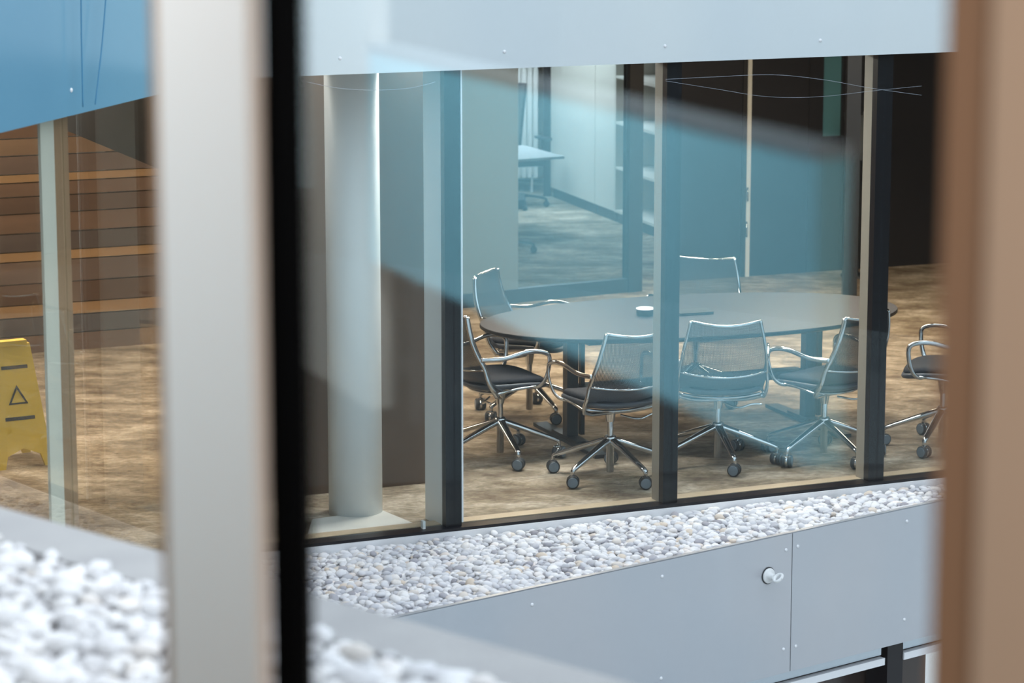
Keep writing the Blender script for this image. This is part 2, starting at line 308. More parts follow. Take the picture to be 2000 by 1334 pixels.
for k, (c, h) in enumerate(zip(seq, hs)):
    o = MB().obox((0, 0, 0), U * 4.6, N * .03, (0, 0, h - .008)).build('plank', wood[c], tw); o.location = (-U * 2.5) + N * random.uniform(-.008, .008) + Vector((0, 0, z)); z += h

# partition between meeting room and back room -------------------------
PD = V2(math.cos(math.radians(30)), math.sin(math.radians(30))); PNn = V2(-PD.y, PD.x); PA = P(1240, 568)
def pw(px): p = on_wall(px, 500, PA, PD); return (p - PA).dot(PD)
par = empty('wall_partition', PA, label='partition between the meeting room and the office behind', cat='wall', kind='structure')
def pbox(s0, s1, d0, d1, z0, z1, name, m, **kw): return wbuild(MB().obox(PA + PD * s0 + PNn * d0 + Vector((0, 0, z0)), PD * (s1 - s0), PNn * (d1 - d0), (0, 0, z1 - z0)), name, m, par, **kw)
pbox(-4.5, pw(1007), -.04, .04, 0, 2.6, 'solid_panel', M['grey_panel'], label='grey solid panel')
pbox(pw(1007), pw(1240), -.035, .035, 0, .11, 'bottom_rail', M['steel'])
pbox(-4.5, pw(1007), -.05, -.04, 0, .11, 'baseboard', M['steel'])
pbox(pw(1222), pw(1248), -.05, .05, 0, 2.6, 'post', M['steel'])
pbox(pw(1007) + .002, pw(1222) - .002, -.005, .005, .11, 2.6, 'glass_pane', M['tint'])
# dark glazed wall on the right
dA = P(1340, 548); dB = P(1650, 527); DD = (dB - dA).normalized(); DN = V2(-DD.y, DD.x)
def dw(px, py=400): p = on_wall(px, py, dA, DD); return (p - dA).dot(DD)
dwl = empty('wall_dark', dA, label='dark panelled wall with doors behind the meeting table', cat='wall', kind='structure')
def dbox(s0, s1, d0, d1, z0, z1, name, m, **kw): return wbuild(MB().obox(dA + DD * s0 + DN * d0 + Vector((0, 0, z0)), DD * (s1 - s0), DN * (d1 - d0), (0, 0, z1 - z0)), name, m, dwl, **kw)
ss = [dw(1325), dw(1447), dw(1464), dw(1576), dw(1604)]
dbox(ss[0], ss[1], 0, .05, 0, 2.6, 'panel', M['dark'])
dbox(ss[1], dw(1455), -.02, .05, 0, 2.6, 'jamb', M['steel'])
dbox(dw(1455) + .001, ss[2], -.012, .05, 0, 2.6, 'jamb_strip', M['cabinet'], label='beige strip beside the door')
dbox(ss[2] + .003, ss[3], 0, .05, 0, 2.6, 'panel', M['dark'])
dbox(ss[3] + .006, ss[4], 0, .05, 0, 2.6, 'panel', M['dark'])
dbox(ss[4] + .002, dw(1640), 0, .05, 0, 1.14, 'panel', M['dark']); dbox(ss[4] + .002, dw(1640), .02, .04, 1.14, 2.6, 'lit_pane', M['lit_teal'], label='pale teal pane')
dbox(dw(1640) + .003, dw(1640) + 3.4, 0, .05, 0, 2.6, 'panel', M['dark'])
for px, y0, y1 in ((1457, 365, 392), (1455, 432, 462)):
    a = on_wall(px, y0, dA, DD); b = on_wall(px, y1, dA, DD); o = MB().tube([a - DN * .03, b - DN * .03], .008, 8); o.obox(a - DN * .03 - Vector((.004, 0, .03)), DN * .04, DD * .008, (0, 0, .01)); wbuild(o, 'handle', M['chrome'], dwl)
pp = P(1658, 585); MB().box(pp.x - .055, pp.x + .055, pp.y - .05, pp.y + .05, 0, 2.6).build('post', M['dark'], label='free standing black post behind the right end of the table', cat='post', kind='structure')

# ------------------------------------------------------------------ ledges, parapets, gravel
PT0, PT1 = P(800, 1200), P(1814, 983); GD = (PT1 - PT0).normalized(); GN = V2(-GD.y, GD.x)
par1 = empty('trim_4', PT0, label='grey metal parapet panels below the pebble ledge', cat='parapet', kind='structure')
Lj = (on_wall(1546, 1150, PT0, GD) - PT0).dot(GD)
def sc2(pts): return pts
G0 = PT0 - GD * 1.2
plank(par1, G0, GD, GN, 1.2 + Lj - .003, -.76, 0, M['panel'], th=.015, screws=[(1039, 1181), (1293, 1126), (1535, 1074), (1530, 1268), (1291, 1325)])
plank(par1, PT0 + GD * (Lj + .003), GD, GN, 2.6, -.76, 0, M['panel'], th=.015, screws=[(1558, 1067), (1771, 1018), (1554, 1262), (1766, 1210)])
wbuild(MB().obox(G0 + GN * .016 + Vector((0, 0, -.74)), GD * 5, GN * .12, (0, 0, .70)), 'backing', M['steel'], par1)
wbuild(MB().obox(G0 + Vector((0, 0, -.004)), GD * 5, GN * .025, (0, 0, .006)), 'top_edge', M['panel'], par1)
# eye bolt
eb = on_wall(1500, 1124, PT0, GD); eb -= GN * .002
ebo = empty('eye_bolt', eb, label='white eye bolt with round plate on the grey parapet', cat='bolt')
MB().lathe([(.046, 0), (.046, .002)], 28, axis=-GN).build('shadow_gap', M['black'], ebo)
MB().lathe([(.040, .002), (.041, .008), (.036, .012), (.02, .014), (.017, .034), (.015, .045)], 28, axis=-GN).build('base_plate', M['white'], ebo)
rp = []; ce = -GN * .068 + GD * .006; ax1 = (-GN * .8 + GD * .6).normalized(); ax1 = (-GN); ax2 = (GD * .80 + Vector((0, 0, .60))).normalized()
for k in range(25): q = 2 * PI * k / 24; rp.append(ce + ax1 * (math.cos(q) * .021) + ax2 * (math.sin(q) * .026))
MB().tube(rp, .0085, 10, cap=False).build('ring', M['white'], ebo)
# lower storey under the parapet
lo = empty('window_3', PT0 + Vector((0, 0, -.76)), label='window head of the storey below the parapet', cat='window', kind='structure')
def lbox(s0, s1, d0, d1, z0, z1, name, m, **kw): return wbuild(MB().obox(G0 + GD * s0 + GN * d0 + Vector((0, 0, z0)), GD * (s1 - s0), GN * (d1 - d0), (0, 0, z1 - z0)), name, m, lo, **kw)
lp0 = (on_wall(1744, 1275, PT0, GD) - G0).dot(GD); lp1 = (on_wall(1774, 1275, PT0, GD) - G0).dot(GD)
for a, b in ((0, lp0 - .03), (lp1, 5)):
    lbox(a, b, .06, .16, -.825, -.765, 'head', M['rail'], label='grey window head'); lbox(a, b, .03, .10, -.875, -.835, 'rail', M['alu'], label='bright lower rail'); lbox(a, b, .07, .15, -.836, -.825, 'gap', M['black'])
lbox(lp0, lp1, .04, .2, -3.9, -.765, 'post', M['frame'], label='dark brown post')
lbox(0, 5, .22, .25, -3.9, -.765, 'glazing', M['brown_dark'])
# substrates
led = [fac(-1.34, -.03), fac(4.3, -.03), PT0 + GD * 4.4, G0]
fl = [fac(-1.34, -.02), fac(4.3, -.02), PT0 + GD * 4.2 + GN * .02, G0 + GN * .02, G0 - GD * .3 + GN * .02, KC + LW * 3.2 - LN * .02]
MB().prism([(p.x, p.y) for p in fl], -.30, -.075).build('ledge', M['membrane'], label='roof ledge that carries the far pebbles', cat='ledge', kind='structure')

PEB_NEAR = pebble_mat(.55)  # paler copy, the stronger light on the near stones is put into the colour
def pebble_mesh(k, sub=2, pm=None):
    import bmesh
    bm = bmesh.new(); bmesh.ops.create_icosphere(bm, subdivisions=sub, radius=1); rnd = random.Random(k)
    ph = [rnd.uniform(0, 6) for _ in range(6)]
    for v in bm.verts:
        x, y, zz = v.co; s = 1 + .13 * math.sin(2 * x + ph[0]) + .10 * math.sin(2.6 * y + ph[1]) + .06 * math.sin(3 * x + 2 * y + ph[2])
        v.co = Vector((x * s, y * s * rnd.choice([1]) * .78, zz * (.48 + .08 * math.sin(1.5 * x + ph[3]))))
    for f in bm.faces: f.smooth = True
    me = bpy.data.meshes.new('pebble'); bm.to_mesh(me); bm.free(); me.materials.append(pm or M['pebble']); return me
PEB = [pebble_mesh(k) for k in range(7)]
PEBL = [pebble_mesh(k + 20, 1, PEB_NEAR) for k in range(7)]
def inside(p, poly):
    c = False; n = len(poly)
    for i in range(n):
        a, b = poly[i], poly[(i + 1) % n]
        if (a.y > p.y) != (b.y > p.y) and p.x < (b.x - a.x) * (p.y - a.y) / (b.y - a.y) + a.x: c = not c
    return c
def project(p):
    c = p.y * math.cos(TH) - (p.z - H) * math.sin(TH); u = p.y * math.sin(TH) + (p.z - H) * math.cos(TH); return 1000 + FPX * p.x / c, 667 - FPX * u / c
def edge_dist(p, poly):
    d = 9
    for i in range(len(poly)):
        a, b = poly[i], poly[(i + 1) % len(poly)]; ab = b - a; t = max(0, min(1, (p - a).dot(ab) / ab.dot(ab))); d = min(d, (p - a - ab * t).length)
    return d
def gravel(name, poly, z, r, step, label, vis, meshes):
    root = empty(name, poly[0] + Vector((0, 0, z)), label=label, cat='pebbles', kind='stuff')
    root['kind'] = 'thing'
    xs = [p.x for p in poly]; ys = [p.y for p in poly]; items = []
    for layer, (st, dz, sc) in enumerate(((step, -.30 * r, 1), (step * 1.15, .22 * r, .95), (step * 2.3, .55 * r, .9))):
        y = min(ys); row = 0
        while y < max(ys):
            x = min(xs) + (row % 2) * st * .5
            while x < max(xs):
                p = V2(x + random.uniform(-.3, .3) * st, y + random.uniform(-.3, .3) * st)
                rr = r * sc * random.choice([.62, .75, .85, .95, 1.05, 1.25])
                if inside(p, poly) and edge_dist(p, poly) > rr * .72:
                    m = Matrix.Translation(p + Vector((0, 0, z + dz + random.uniform(-.12, .22) * r))) @ Matrix.Rotation(random.uniform(0, 6.28), 4, 'Z') @ Matrix.Rotation(random.gauss(0, .28), 4, 'X') @ Matrix.Rotation(random.gauss(0, .22), 4, 'Y') @ Matrix.Scale(rr, 4)
                    items.append((m, layer, p, rr, random.randrange(7)))
                x += st
            y += st * .86; row += 1
    def score(it):
        px, py = project(it[0].to_translation()); v = vis(px, py) and it[1] > 0
        return (0 if v else 1, it[0].to_translation().length / it[3])
    items.sort(key=score)
    for m, _, _, _, k in items[:300]:
        o = bpy.data.objects.new('pebble', meshes[k]); COL.objects.link(o); o.parent = root; o.matrix_local = Matrix.Translation(-root.location) @ m
    import numpy as np
    cache = {}
    V = []; F = []; base = 0
    for m, _, _, _, k in items[300:]:
        if k not in cache:
            me = meshes[k]; a = np.empty(len(me.vertices) * 3); me.vertices.foreach_get('co', a); f = np.empty(len(me.polygons) * 3, dtype=int); me.loops.foreach_get('vertex_index', f); cache[k] = (a.reshape(-1, 3), f.reshape(-1, 3))
        a, f = cache[k]; mm = np.array(m); V.append(a @ mm[:3, :3].T + mm[:3, 3] - np.array(root.location)); F.append(f + base); base += len(a)
    V = np.concatenate(V); F = np.concatenate(F)
    me = bpy.data.meshes.new('pebble_fill'); me.vertices.add(len(V)); me.vertices.foreach_set('co', V.ravel()); me.loops.add(F.size); me.loops.foreach_set('vertex_index', F.ravel())
    me.polygons.add(len(F)); me.polygons.foreach_set('loop_start', np.arange(0, F.size, 3)); me.polygons.foreach_set('use_smooth', np.ones(len(F), bool)); me.update(calc_edges=True); me.materials.append(meshes[0].materials[0])
    o = bpy.data.objects.new('pebble_fill', me); COL.objects.link(o); o.parent = root; o['kind'] = 'stuff'
    print(name, len(items), len(F))
fpoly = [fac(-1.33, -.045), fac(4.2, -.045), PT0 + GD * 4.2 + GN * .028, G0 + GN * .028, G0 - GD * .3 + GN * .028, KC + LW * 3.2 - LN * .03]
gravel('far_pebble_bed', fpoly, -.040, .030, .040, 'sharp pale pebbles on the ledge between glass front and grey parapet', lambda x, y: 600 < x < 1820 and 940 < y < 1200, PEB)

# near ledge ------------------------------------------------------------
ZC = 2.06
c0 = P(0, 990, ZC); c1 = P(1230, 1334, ZC); CD = (c0 - c1).normalized(); CN = V2(CD.y, -CD.x)
if CN.dot(V2(0, 1)) < 0: CN = -CN
offs = (c1 - near(0)).dot(CN) if False else 0
cs = c1 - CD * 2.2
nl = empty('trim_5', c1, label='blurred pale metal coping of the near ledge', cat='coping', kind='structure')
wbuild(MB().obox(cs - CN * .19 - Vector((0, 0, .05)), CD * 7.5, CN * .19, (0, 0, .05)), 'coping', M['cap'], nl)
wbuild(MB().obox(cs - CN * .18 - Vector((0, 0, .75)), CD * 7.5, CN * .17, (0, 0, .70)), 'upstand', M['panel'], nl)
n0 = near(3.5, .05); n1 = near(-2.6, .05)
npoly = [V2(*(cs - CN * .19).xy), V2(*(cs + CD * 7.0 - CN * .19).xy), V2(*(near(4.6, .06)).xy), V2(*(near(-2.6, .06)).xy)]
MB().prism([(p.x, p.y) for p in npoly], 1.65, 1.99).build('ledge', M['membrane'], label='near roof ledge that carries the blurred pebbles', cat='ledge', kind='structure')
gpoly = [V2(*(c1 - CD * .8 - CN * .165).xy), V2(*(c0 + CD * .7 - CN * .165).xy), V2(*(c0 + CD * .7 - CN * 1.25).xy), V2(*(c1 - CD * .8 - CN * 1.25).xy)]
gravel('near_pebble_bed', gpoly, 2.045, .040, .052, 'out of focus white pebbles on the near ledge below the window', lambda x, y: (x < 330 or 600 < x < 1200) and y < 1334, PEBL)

# ------------------------------------------------------------------ near window and the room the camera stands in
ZF = 1.95
nw = empty('window_4', near(0, 0, ZF), label='near window with blurred cream and brown frames', cat='window', kind='structure')
def t_at(px, y0=3.0):
    k = (px - 1000) / FPX / math.cos(TH) * 1.0   # x/y at eye level rows
    k = (px - 1000) / (FPX * math.cos(TH))
    # c = y cos + (H-z) sin ; take mid rows z where the ray hits
    best = None
    r = ray(px, 667); n = V2(-ND.y, ND.x); t = NP.dot(n) / r.dot(n); p = Vector((0, 0, H)) + r * t
    return (p - NP).dot(ND)
def nbox(t0, t1, d0, d1, z0, z1, name, m, **kw): return wbuild(MB().obox(near(t0, d0, z0), ND * (t1 - t0), NN * (d1 - d0), (0, 0, z1 - z0)), name, m, nw, **kw)
def frame_post(pxs, mats, name, labels):
    for i in range(len(mats)):
        a, b = t_at(pxs[i]), t_at(pxs[i + 1]); nbox(b, a, (-.02 if i else -.015), .0, ZF, 4.9, name, M[mats[i]], label=labels[i])
frame_post([328, 348, 520], ['tan', 'cream'], 'frame_post', ['brown edge of the frame', 'cream window frame post'])
tb = t_at(520); tc_ = t_at(580); nbox(tc_, tb - .002, .0, .02, ZF, 4.9, 'gasket_post', M['gasket'], label='black frame edge')
frame_post([1853, 1945, 2080], ['tan', 'beige'], 'frame_post', ['brown edge of the frame', 'beige window frame post'])
nbox(t_at(1848), t_at(590) - .002, .004, .010, ZF + .1, 4.8, 'near_pane', M['near_glass'])
nbox(t_at(320), 3.0, .004, .010, ZF + .1, 4.8, 'near_pane', mat_l := glass('plain_glass', (.97, .97, .965), .06, (1, .9, .8), fres=False))
nbox(-2.6, 4.6, -.02, .05, ZF - .3, ZF + .1, 'bottom_frame', M['cream']); nbox(-2.6, 4.6, -.02, .05, 4.8, 5.1, 'top_frame', M['cream'])
nbox(3.0, 4.6, -.02, .05, ZF + .1, 4.8, 'side_frame', M['cream']); nbox(-2.6, t_at(2080), -.02, .05, ZF + .1, 4.8, 'side_frame', M['cream'])
rm = [near(-2.6, -.03), near(4.6, -.03), near(4.6, -5.5), near(-2.6, -5.5)]
MB().prism([(p.x, p.y) for p in rm], ZF - .2, ZF).build('floor_near', M['room'], label='floor of the room behind the near window', cat='floor', kind='structure')
MB().prism([(p.x, p.y) for p in rm], 4.9, 5.1).build('ceiling_near', M['room'], label='ceiling of the room behind the near window', cat='ceiling', kind='structure')
for nm, a, b in (('wall_near_left', near(4.6, -.03), near(4.6, -5.5)), ('wall_near_back', near(4.6, -5.5), near(-2.6, -5.5)), ('wall_near_right', near(-2.6, -.03), near(-2.6, -5.5))):
    d = (b - a); n = V2(d.y, -d.x).normalized() * .1; c = (near(1, -2.7) - a).dot(n); n = n if c < 0 else -n
    MB().obox(Vector((a.x, a.y, ZF)), d, n, (0, 0, 4.9 - ZF)).build(nm, M['room'], label={'wall_near_left': 'brown wall ending the near room beside the screen', 'wall_near_back': 'brown wall at the back of the near room', 'wall_near_right': 'brown wall of the near room beyond the beige frame'}[nm], cat='wall', kind='structure')
# desk carrying an unseen teal screen, added to reflect as the near pane's veil
sA = V2(-.47, 2.32); sB = V2(-2.14, 2.85); SD = (sB - sA).normalized(); SN = V2(-SD.y, SD.x)
if SN.y > 0: SN = -SN
Ls = (sB - sA).length
ds = empty('desk', sA + Vector((0, 0, ZF)), label='black desk beside the near window', cat='desk')
def sbox(root, s0, s1, d0, d1, z0, z1, name, m, **kw): return wbuild(MB().obox(sA + SD * s0 + SN * d0 + Vector((0, 0, z0)), SD * (s1 - s0), SN * (d1 - d0), (0, 0, z1 - z0)), name, m, root, **kw)
sbox(ds, .05, Ls, .03, .75, ZF + .72, ZF + .745, 'desktop', M['desk_black'])
for s, d in ((.1, .08), (.1, .70), (Ls - .1, .08), (Ls - .1, .70)): sbox(ds, s, s + .04, d, d + .04, ZF, ZF + .72, 'leg', M['steel'])
dsn = empty('veil_screen', sA + Vector((0, 0, 2.87)), label='unseen teal screen added to reflect as a veil in the near pane', cat='screen')
sbox(dsn, 0, Ls, -.02, .02, 2.87, 3.235, 'fabric_panel', M['teal']); sbox(dsn, 0, Ls, -.022, .022, 3.235, 3.25, 'top_rail', M['rail'])
sbox(dsn, Ls + .01, Ls + .55, -.02, .02, 2.6, 3.45, 'sand_panel', M['sand'], label='sand coloured end panel added for its beige reflection')  # beige panel added to tint the reflection past the teal screen
for s in (.2, Ls - .3): sbox(dsn, s, s + .05, -.03, .06, ZF + .68, 2.87, 'clamp', M['steel'])
SC = sA + SD * .95 - SN * .42 + Vector((0, 0, 4.0))
SCREEN_FILL = area('screen_fill_light', SC, (1.5, .10), 34, (.90, .95, 1));  # unseen lamp added to brighten the screen for its reflection
dirv = (sA + SD * .95 + Vector((0, 0, 3.0))) - SC; SCREEN_FILL.rotation_euler = dirv.to_track_quat('-Z', 'Y').to_euler()
area('near_room_lamp', (.9, .8, 4.7), (.8, .8), 105, (1, .84, .72))

# ------------------------------------------------------------------ table
TA = math.radians(21); TC = V2(1.1, 16.76)
tb_ = empty('meeting_table', TC, TA, label='long oval meeting table with dark grey top and black legs', cat='table')
def ell(a, b, n=96): return [(a * math.copysign(abs(math.cos(t)) ** .94, math.cos(t)), b * math.copysign(abs(math.sin(t)) ** .94, math.sin(t))) for t in [2 * PI * k / n for k in range(n)]]
mb = MB(); rings = [(1.33, .705, .700), (1.35, .728, .710), (1.35, .73, .726), (1.347, .727, .730)]
n = 96; vs = []
for a, b, zz in rings: vs += [(x, y, zz) for x, y in ell(a, b, n)]
fs = [(i * n + k, i * n + (k + 1) % n, (i + 1) * n + (k + 1) % n, (i + 1) * n + k) for i in range(len(rings) - 1) for k in range(n)]
mb.add(vs, fs[:2 * n], False, 1); mb.add(vs, [f for f in fs[2 * n:]], False, 1)
mb.add(vs[-n:], [tuple(range(n))], False, 0); mb.add(vs[:n], [tuple(reversed(range(n)))], False, 1)
mb.build('tabletop', [M['tabletop'], M['black']], tb_)
for sx_ in (-.80, .80):
    lg = MB().box(sx_ - .036, sx_ + .036, -.035, .035, .04, .70).build('leg', M['steel'], tb_)
    MB().box(sx_ + .060, sx_ + .085, -.02, .02, .04, .70).build('cable_duct', M['black'], tb_)
    f = MB(); f.obox((sx_ - .045, -.50, 0), (.09, 0, 0), (0, 1.0, 0), (0, 0, .022)); f.obox((sx_ - .04, -.2, .02), (.08, 0, 0), (0, .4, 0), (0, 0, .02)); f.build('foot', M['steel'], tb_)
    MB().box(sx_ - .05, sx_ + .05, -.40, .40, .66, .70).build('top_bearer', M['black'], tb_)
MB().box(-.80, .80, -.02, .02, .62, .69).build('crossbeam', M['steel'], tb_)
MB().box(-.75, .75, -.07, .07, .30, .345).build('cable_tray', M['steel'], tb_)
# things on the table
cp = P(1260, 616, .73); cpo = empty('conference_speaker', cp + Vector((0, 0, 0)), label='round dark conference speaker lying on the oval table', cat='speaker')
MB().lathe([(.050, 0), (.054, .004), (.055, .036), (.052, .043)], 30).build('body', M['black'], cpo)
MB().lathe([(.056, .040), (.056, .046), (.049, .048)], 30).build('rim', M['alu'], cpo); MB().lathe([(.048, .0482), (.046, .050), (.02, .051)], 30).build('grille', M['desk'], cpo)
MB().tube(smooth_path([(.055, .0, .006), (.12, .015, .004), (.2, -.01, .004), (.3, .03, .004)]), .003, 6).build('cable', M['black'], cpo)
tp = P(1352, 612, .73); tfo = empty('folder', tp, .34, label='thin black folder lying on the table beside the round speaker', cat='folder')
MB().box(-.11, .11, -.075, .075, 0, .006).build('cover', M['black'], tfo); MB().box(-.105, .108, -.07, .07, .006, .012).build('pages', M['leather'], tfo); MB().box(-.11, .112, -.075, .075, .012, .016).build('cover', M['black'], tfo)

# ------------------------------------------------------------------ chrome conference chair
CS = 1.09
def make_chair(label):
    root = empty('conference_chair', label=label, cat='chair', group='chrome conference chairs around the oval table')
    # 5 star base
    star = 0
    for k in range(5):
        a = star + 2 * PI * k / 5
        p = smooth_path([(.01, 0, .205), (.11, 0, .170), (.21, 0, .134), (.298, 0, .102), (.318, 0, .088), (.318, 0, .066)], 5)
        m = len(p); rad = [.025 - .0145 * (i / (m - 1)) for i in range(m)]
        o = MB().tube(p, rad, 10, flat=.72).build('leg', M['chrome'], root); o.rotation_euler = (0, 0, a); o['star'] = 1
        c = MB().lathe([(.008, .052), (.010, .056), (.010, .075)], 10); c.lathe([(.029, -.006), (.031, 0), (.029, .006)], 20, (0, .0, .033), (0, 1, 0)); c.box(-.012, .018, -.024, .024, .048, .064)
        c = c.build('caster', M['chrome'], root); c.location = (.318 * math.cos(a), .318 * math.sin(a), 0); c.rotation_euler = (0, 0, a + random.choice([.4, 1.3, -1.0, 2.3, -2.0])); c['star'] = 1
        for s in (-1, 1):
            w = MB(); w.lathe([(.026, 0), (.033, .003), (.034, .010), (.033, .018), (.029, .022)], 22, (0, s * .007, .034), (0, s, 0), 0); w.lathe([(.027, 0), (.025, .003)], 22, (0, s * .0285, .034), (0, s, 0), 1)
            w.build('wheel', [M['wheel'], M['disc']], c)
    cl = MB(); cl.lathe([(.018, .03), (.020, .035), (.020, .19), (.034, .20), (.036, .215), (.026, .225)], 20); cl.lathe([(.016, .22), (.016, .325)], 18); cl.lathe([(.021, .30), (.023, .315), (.034, .385), (.036, .395)], 20); cl.build('column', M['chrome'], root)
    # back frame
    top = []; nn = 14
    def backpt(s, t):   # s -1..1 across, t 0..1 upwards; centre bulges to the rear
        w = .232 - .050 * t ** 1.4; z = .535 + .285 * t; y = -.185 - .085 * t - .02 * math.sin(PI * t)
        return Vector((w * s, y - .075 * (1 - s * s) * (1 - .25 * t), z - .020 * (1 - s * s)))
    fr = MB()
    for s in (-1, 1):
        side = [backpt(s, t) for t in (1, .75, .5, .25, 0)] + [Vector((s * .238, -.168, .47)), Vector((s * .236, -.140, .42)), Vector((s * .225, -.115, .385))]
        fr.tube(smooth_path(side, 4), .0145, 8, flat=.6)
    fr.tube([backpt(-1 + 2 * i / 16, 1) for i in range(17)], .008, 8); fr.build('back_frame', M['chrome'], root)
    MB().tube([backpt(-1 + 2 * i / 16, .0) + Vector((0, -.004, 0)) for i in range(17)], .0065, 8).build('lower_rail', M['chrome'], root)
    MB().grid(lambda a, b: backpt((a * 2 - 1) * .985, b * .99 + .005), 16, 10, (0, .003, 0)).build('backrest', M['mesh'], root)
    # leather skirt that runs from the lower rail down to the seat
    def sk(a, b):
        s = a * 2 - 1; w = .232 - .012 * b
        return Vector((w * s, -.185 + .10 * b * b - .075 * (1 - s * s) * (1 - .5 * b), .530 - .118 * b - .020 * (1 - s * s)))
    MB().grid(sk, 16, 6, (0, .008, .004)).build('skirt', M['leather'], root)
    rim = [Vector((.222 * s, -.115 - .042 * (1 - s * s), .405 - .018 * (1 - s * s))) for s in [-1 + i / 8 for i in range(17)]]
    rm_ = MB().tube(rim, .008, 8); 
    rm_.tube(smooth_path([(-.225, -.115, .392), (-.14, -.06, .362), (0, -.02, .352), (.14, -.06, .362), (.225, -.115, .392)], 6), .011, 8)
    rm_.tube(smooth_path([(-.225, -.115, .40), (-.225, .0, .418), (-.20, .14, .425), (0, .19, .42), (.20, .14, .425), (.225, .0, .418), (.225, -.115, .40)], 6), .008, 8)
    rm_.build('seat_frame', M['chrome'], root)
    # seat
    def outline(sc):
        out = []
        for k in range(40):
            q = 2 * PI * k / 40; ca, sa = math.cos(q), math.sin(q); out.append((.225 * sc * math.copysign(abs(ca) ** .55, ca), .005 + .215 * sc * math.copysign(abs(sa) ** .6, sa)))
        return out
    def cushion(rings, name, m):
        vs = []
        for sc, zz in rings: vs += [(x, y, zz + .012 * (x / .22) ** 2 - (.02 * max(0, y / .22) ** 3)) for x, y in outline(sc)]
        k = 40; fs = [(i * k + j, i * k + (j + 1) % k, (i + 1) * k + (j + 1) % k, (i + 1) * k + j) for i in range(len(rings) - 1) for j in range(k)]
        fs += [tuple(reversed(range(k))), tuple((len(rings) - 1) * k + j for j in range(k))]
        MB().add(vs, fs, True).build(name, m, root)
    cushion([(.92, .405), (.99, .412), (1.02, .425), (1.0, .436)], 'seat_shell', M['leather'])
    cushion([(.93, .434), (.97, .442), (.965, .455), (.90, .464), (.6, .467), (.2, .466)], 'seat', M['fabric'])
    for s in (-1, 1):
        p = smooth_path([backpt(s, .20) + Vector((s * .006, 0, 0)), (s * .250, -.09, .592), (s * .270, .03, .622), (s * .280, .11, .622), (s * .284, .158, .598), (s * .280, .160, .53), (s * .264, .142, .46), (s * .240, .115, .425), (s * .215, .09, .418)], 5)
        MB().tube(p, .0125, 8, flat=.55, flatdir=(s, 0, .2)).build('armrest', M['chrome'], root)
    lv = MB().tube(smooth_path([(.02, -.07, .345), (.09, -.14, .330), (.16, -.15, .350), (.215, -.15, .350)]), .006, 6); lv.build('lever', M['chrome'], root)
    MB().box(-.06, .06, -.09, .09, .385, .408).build('mechanism', M['black'], root)
    return root
def copy_tree(o, parent=None):
    c = o.copy(); COL.objects.link(c)
    if parent: c.parent = parent
    for ch in list(o.children): copy_tree(ch, c)
    return c
proto = make_chair('chrome conference chair')
chairs = [   # position, facing (deg), star phase, label
    ((.56, 15.51), 118, -57, 'chrome chair with its back to the glass, just left of the second dark mullion'),
    ((1.20, 15.88), 93, -78, 'chrome mesh chair seen squarely from behind, just right of the second dark mullion'),
    ((1.835, 16.02), 135, -62, 'chrome mesh chair cut by the right dark mullion, under the oval table\'s right half'),
    ((-.07, 16.02), 24, -72, 'chrome chair seen side on at the table\'s near left end, cut by the first mullion'),
    ((.11, 17.27), -20, 10, 'chrome chair at the far left end of the table, its back above the tabletop'),
    ((1.19, 17.74), -104, 20, 'chrome chair on the far side of the table, facing the glass front'),
    ((2.58, 16.33), 165, 172, 'chrome chair beyond the right end of the table, half hidden by the blurred brown frame')]
for i, ((x, y), f, st, lab) in enumerate(chairs):
    c = proto if i == 0 else copy_tree(proto)
    chairs[i] = (c, f, st); c.location = (x, y, 0.001); c.rotation_euler = (0, 0, math.radians(f - 90)); c['label'] = lab; c.scale = (CS,) * 3
for c, f, st in chairs:
    k5 = [o for o in c.children if 'star' in o]; legs = [o for o in k5 if o.name.startswith('leg')]; cas = [o for o in k5 if o.name.startswith('caster')]
    for k, (l, w) in enumerate(zip(legs, cas)):
        a = math.radians(st + 72 * k) - math.radians(f - 90); l.rotation_euler = (0, 0, a); w.location = (.318 * math.cos(a), .318 * math.sin(a), 0); w.rotation_euler = (0, 0, a + random.choice([.5, 1.2, -1.1, 2.2, -2.1]))

# ------------------------------------------------------------------ back room
# storage wall
k0, k1, k2, k3 = P(1075, 385), P(1163, 422), P(1201, 438), P(1293, 471)
CDr = (k3 - k0).normalized(); CNr = V2(-CDr.y, CDr.x)
if CNr.x < 0: CNr = -CNr
def cs_(px): p = on_wall(px, 300, k0, CDr); return (p - k0).dot(CDr)
def cb(root, s0, s1, d0, d1, z0, z1, name, m, **kw): return wbuild(MB().obox(k0 + CDr * s0 + CNr * d0 + Vector((0, 0, z0)), CDr * (s1 - s0), CNr * (d1 - d0), (0, 0, z1 - z0)), name, m, root, **kw)
def cabinet(s0, s1, label):
    r = empty('storage_cabinet', k0 + CDr * s0, label=label, cat='cabinet', group='white cabinets of the back office')
    cb(r, s0 + .004, s1 - .004, .02, .45, .1, 2.3, 'body', M['cabinet']); cb(r, s0 + .01, s1 - .01, .03, .4, 0, .1, 'plinth', M['steel']); cb(r, s0 + .006, s1 - .006, 0, .019, .105, 2.29, 'door', M['cabinet'])
s1_, s2_, s3_ = cs_(1162), cs_(1200), cs_(1293)
cabinet(0, s1_, 'tall white cabinet with one wide plain door, farthest along the back office wall'); cabinet(s1_, s2_, 'narrow white cabinet between the wide cabinet and the open shelves')
sh = empty('open_shelf', k0 + CDr * s2_, label='open shelf unit with white boards beside the white cabinets', cat='shelf')
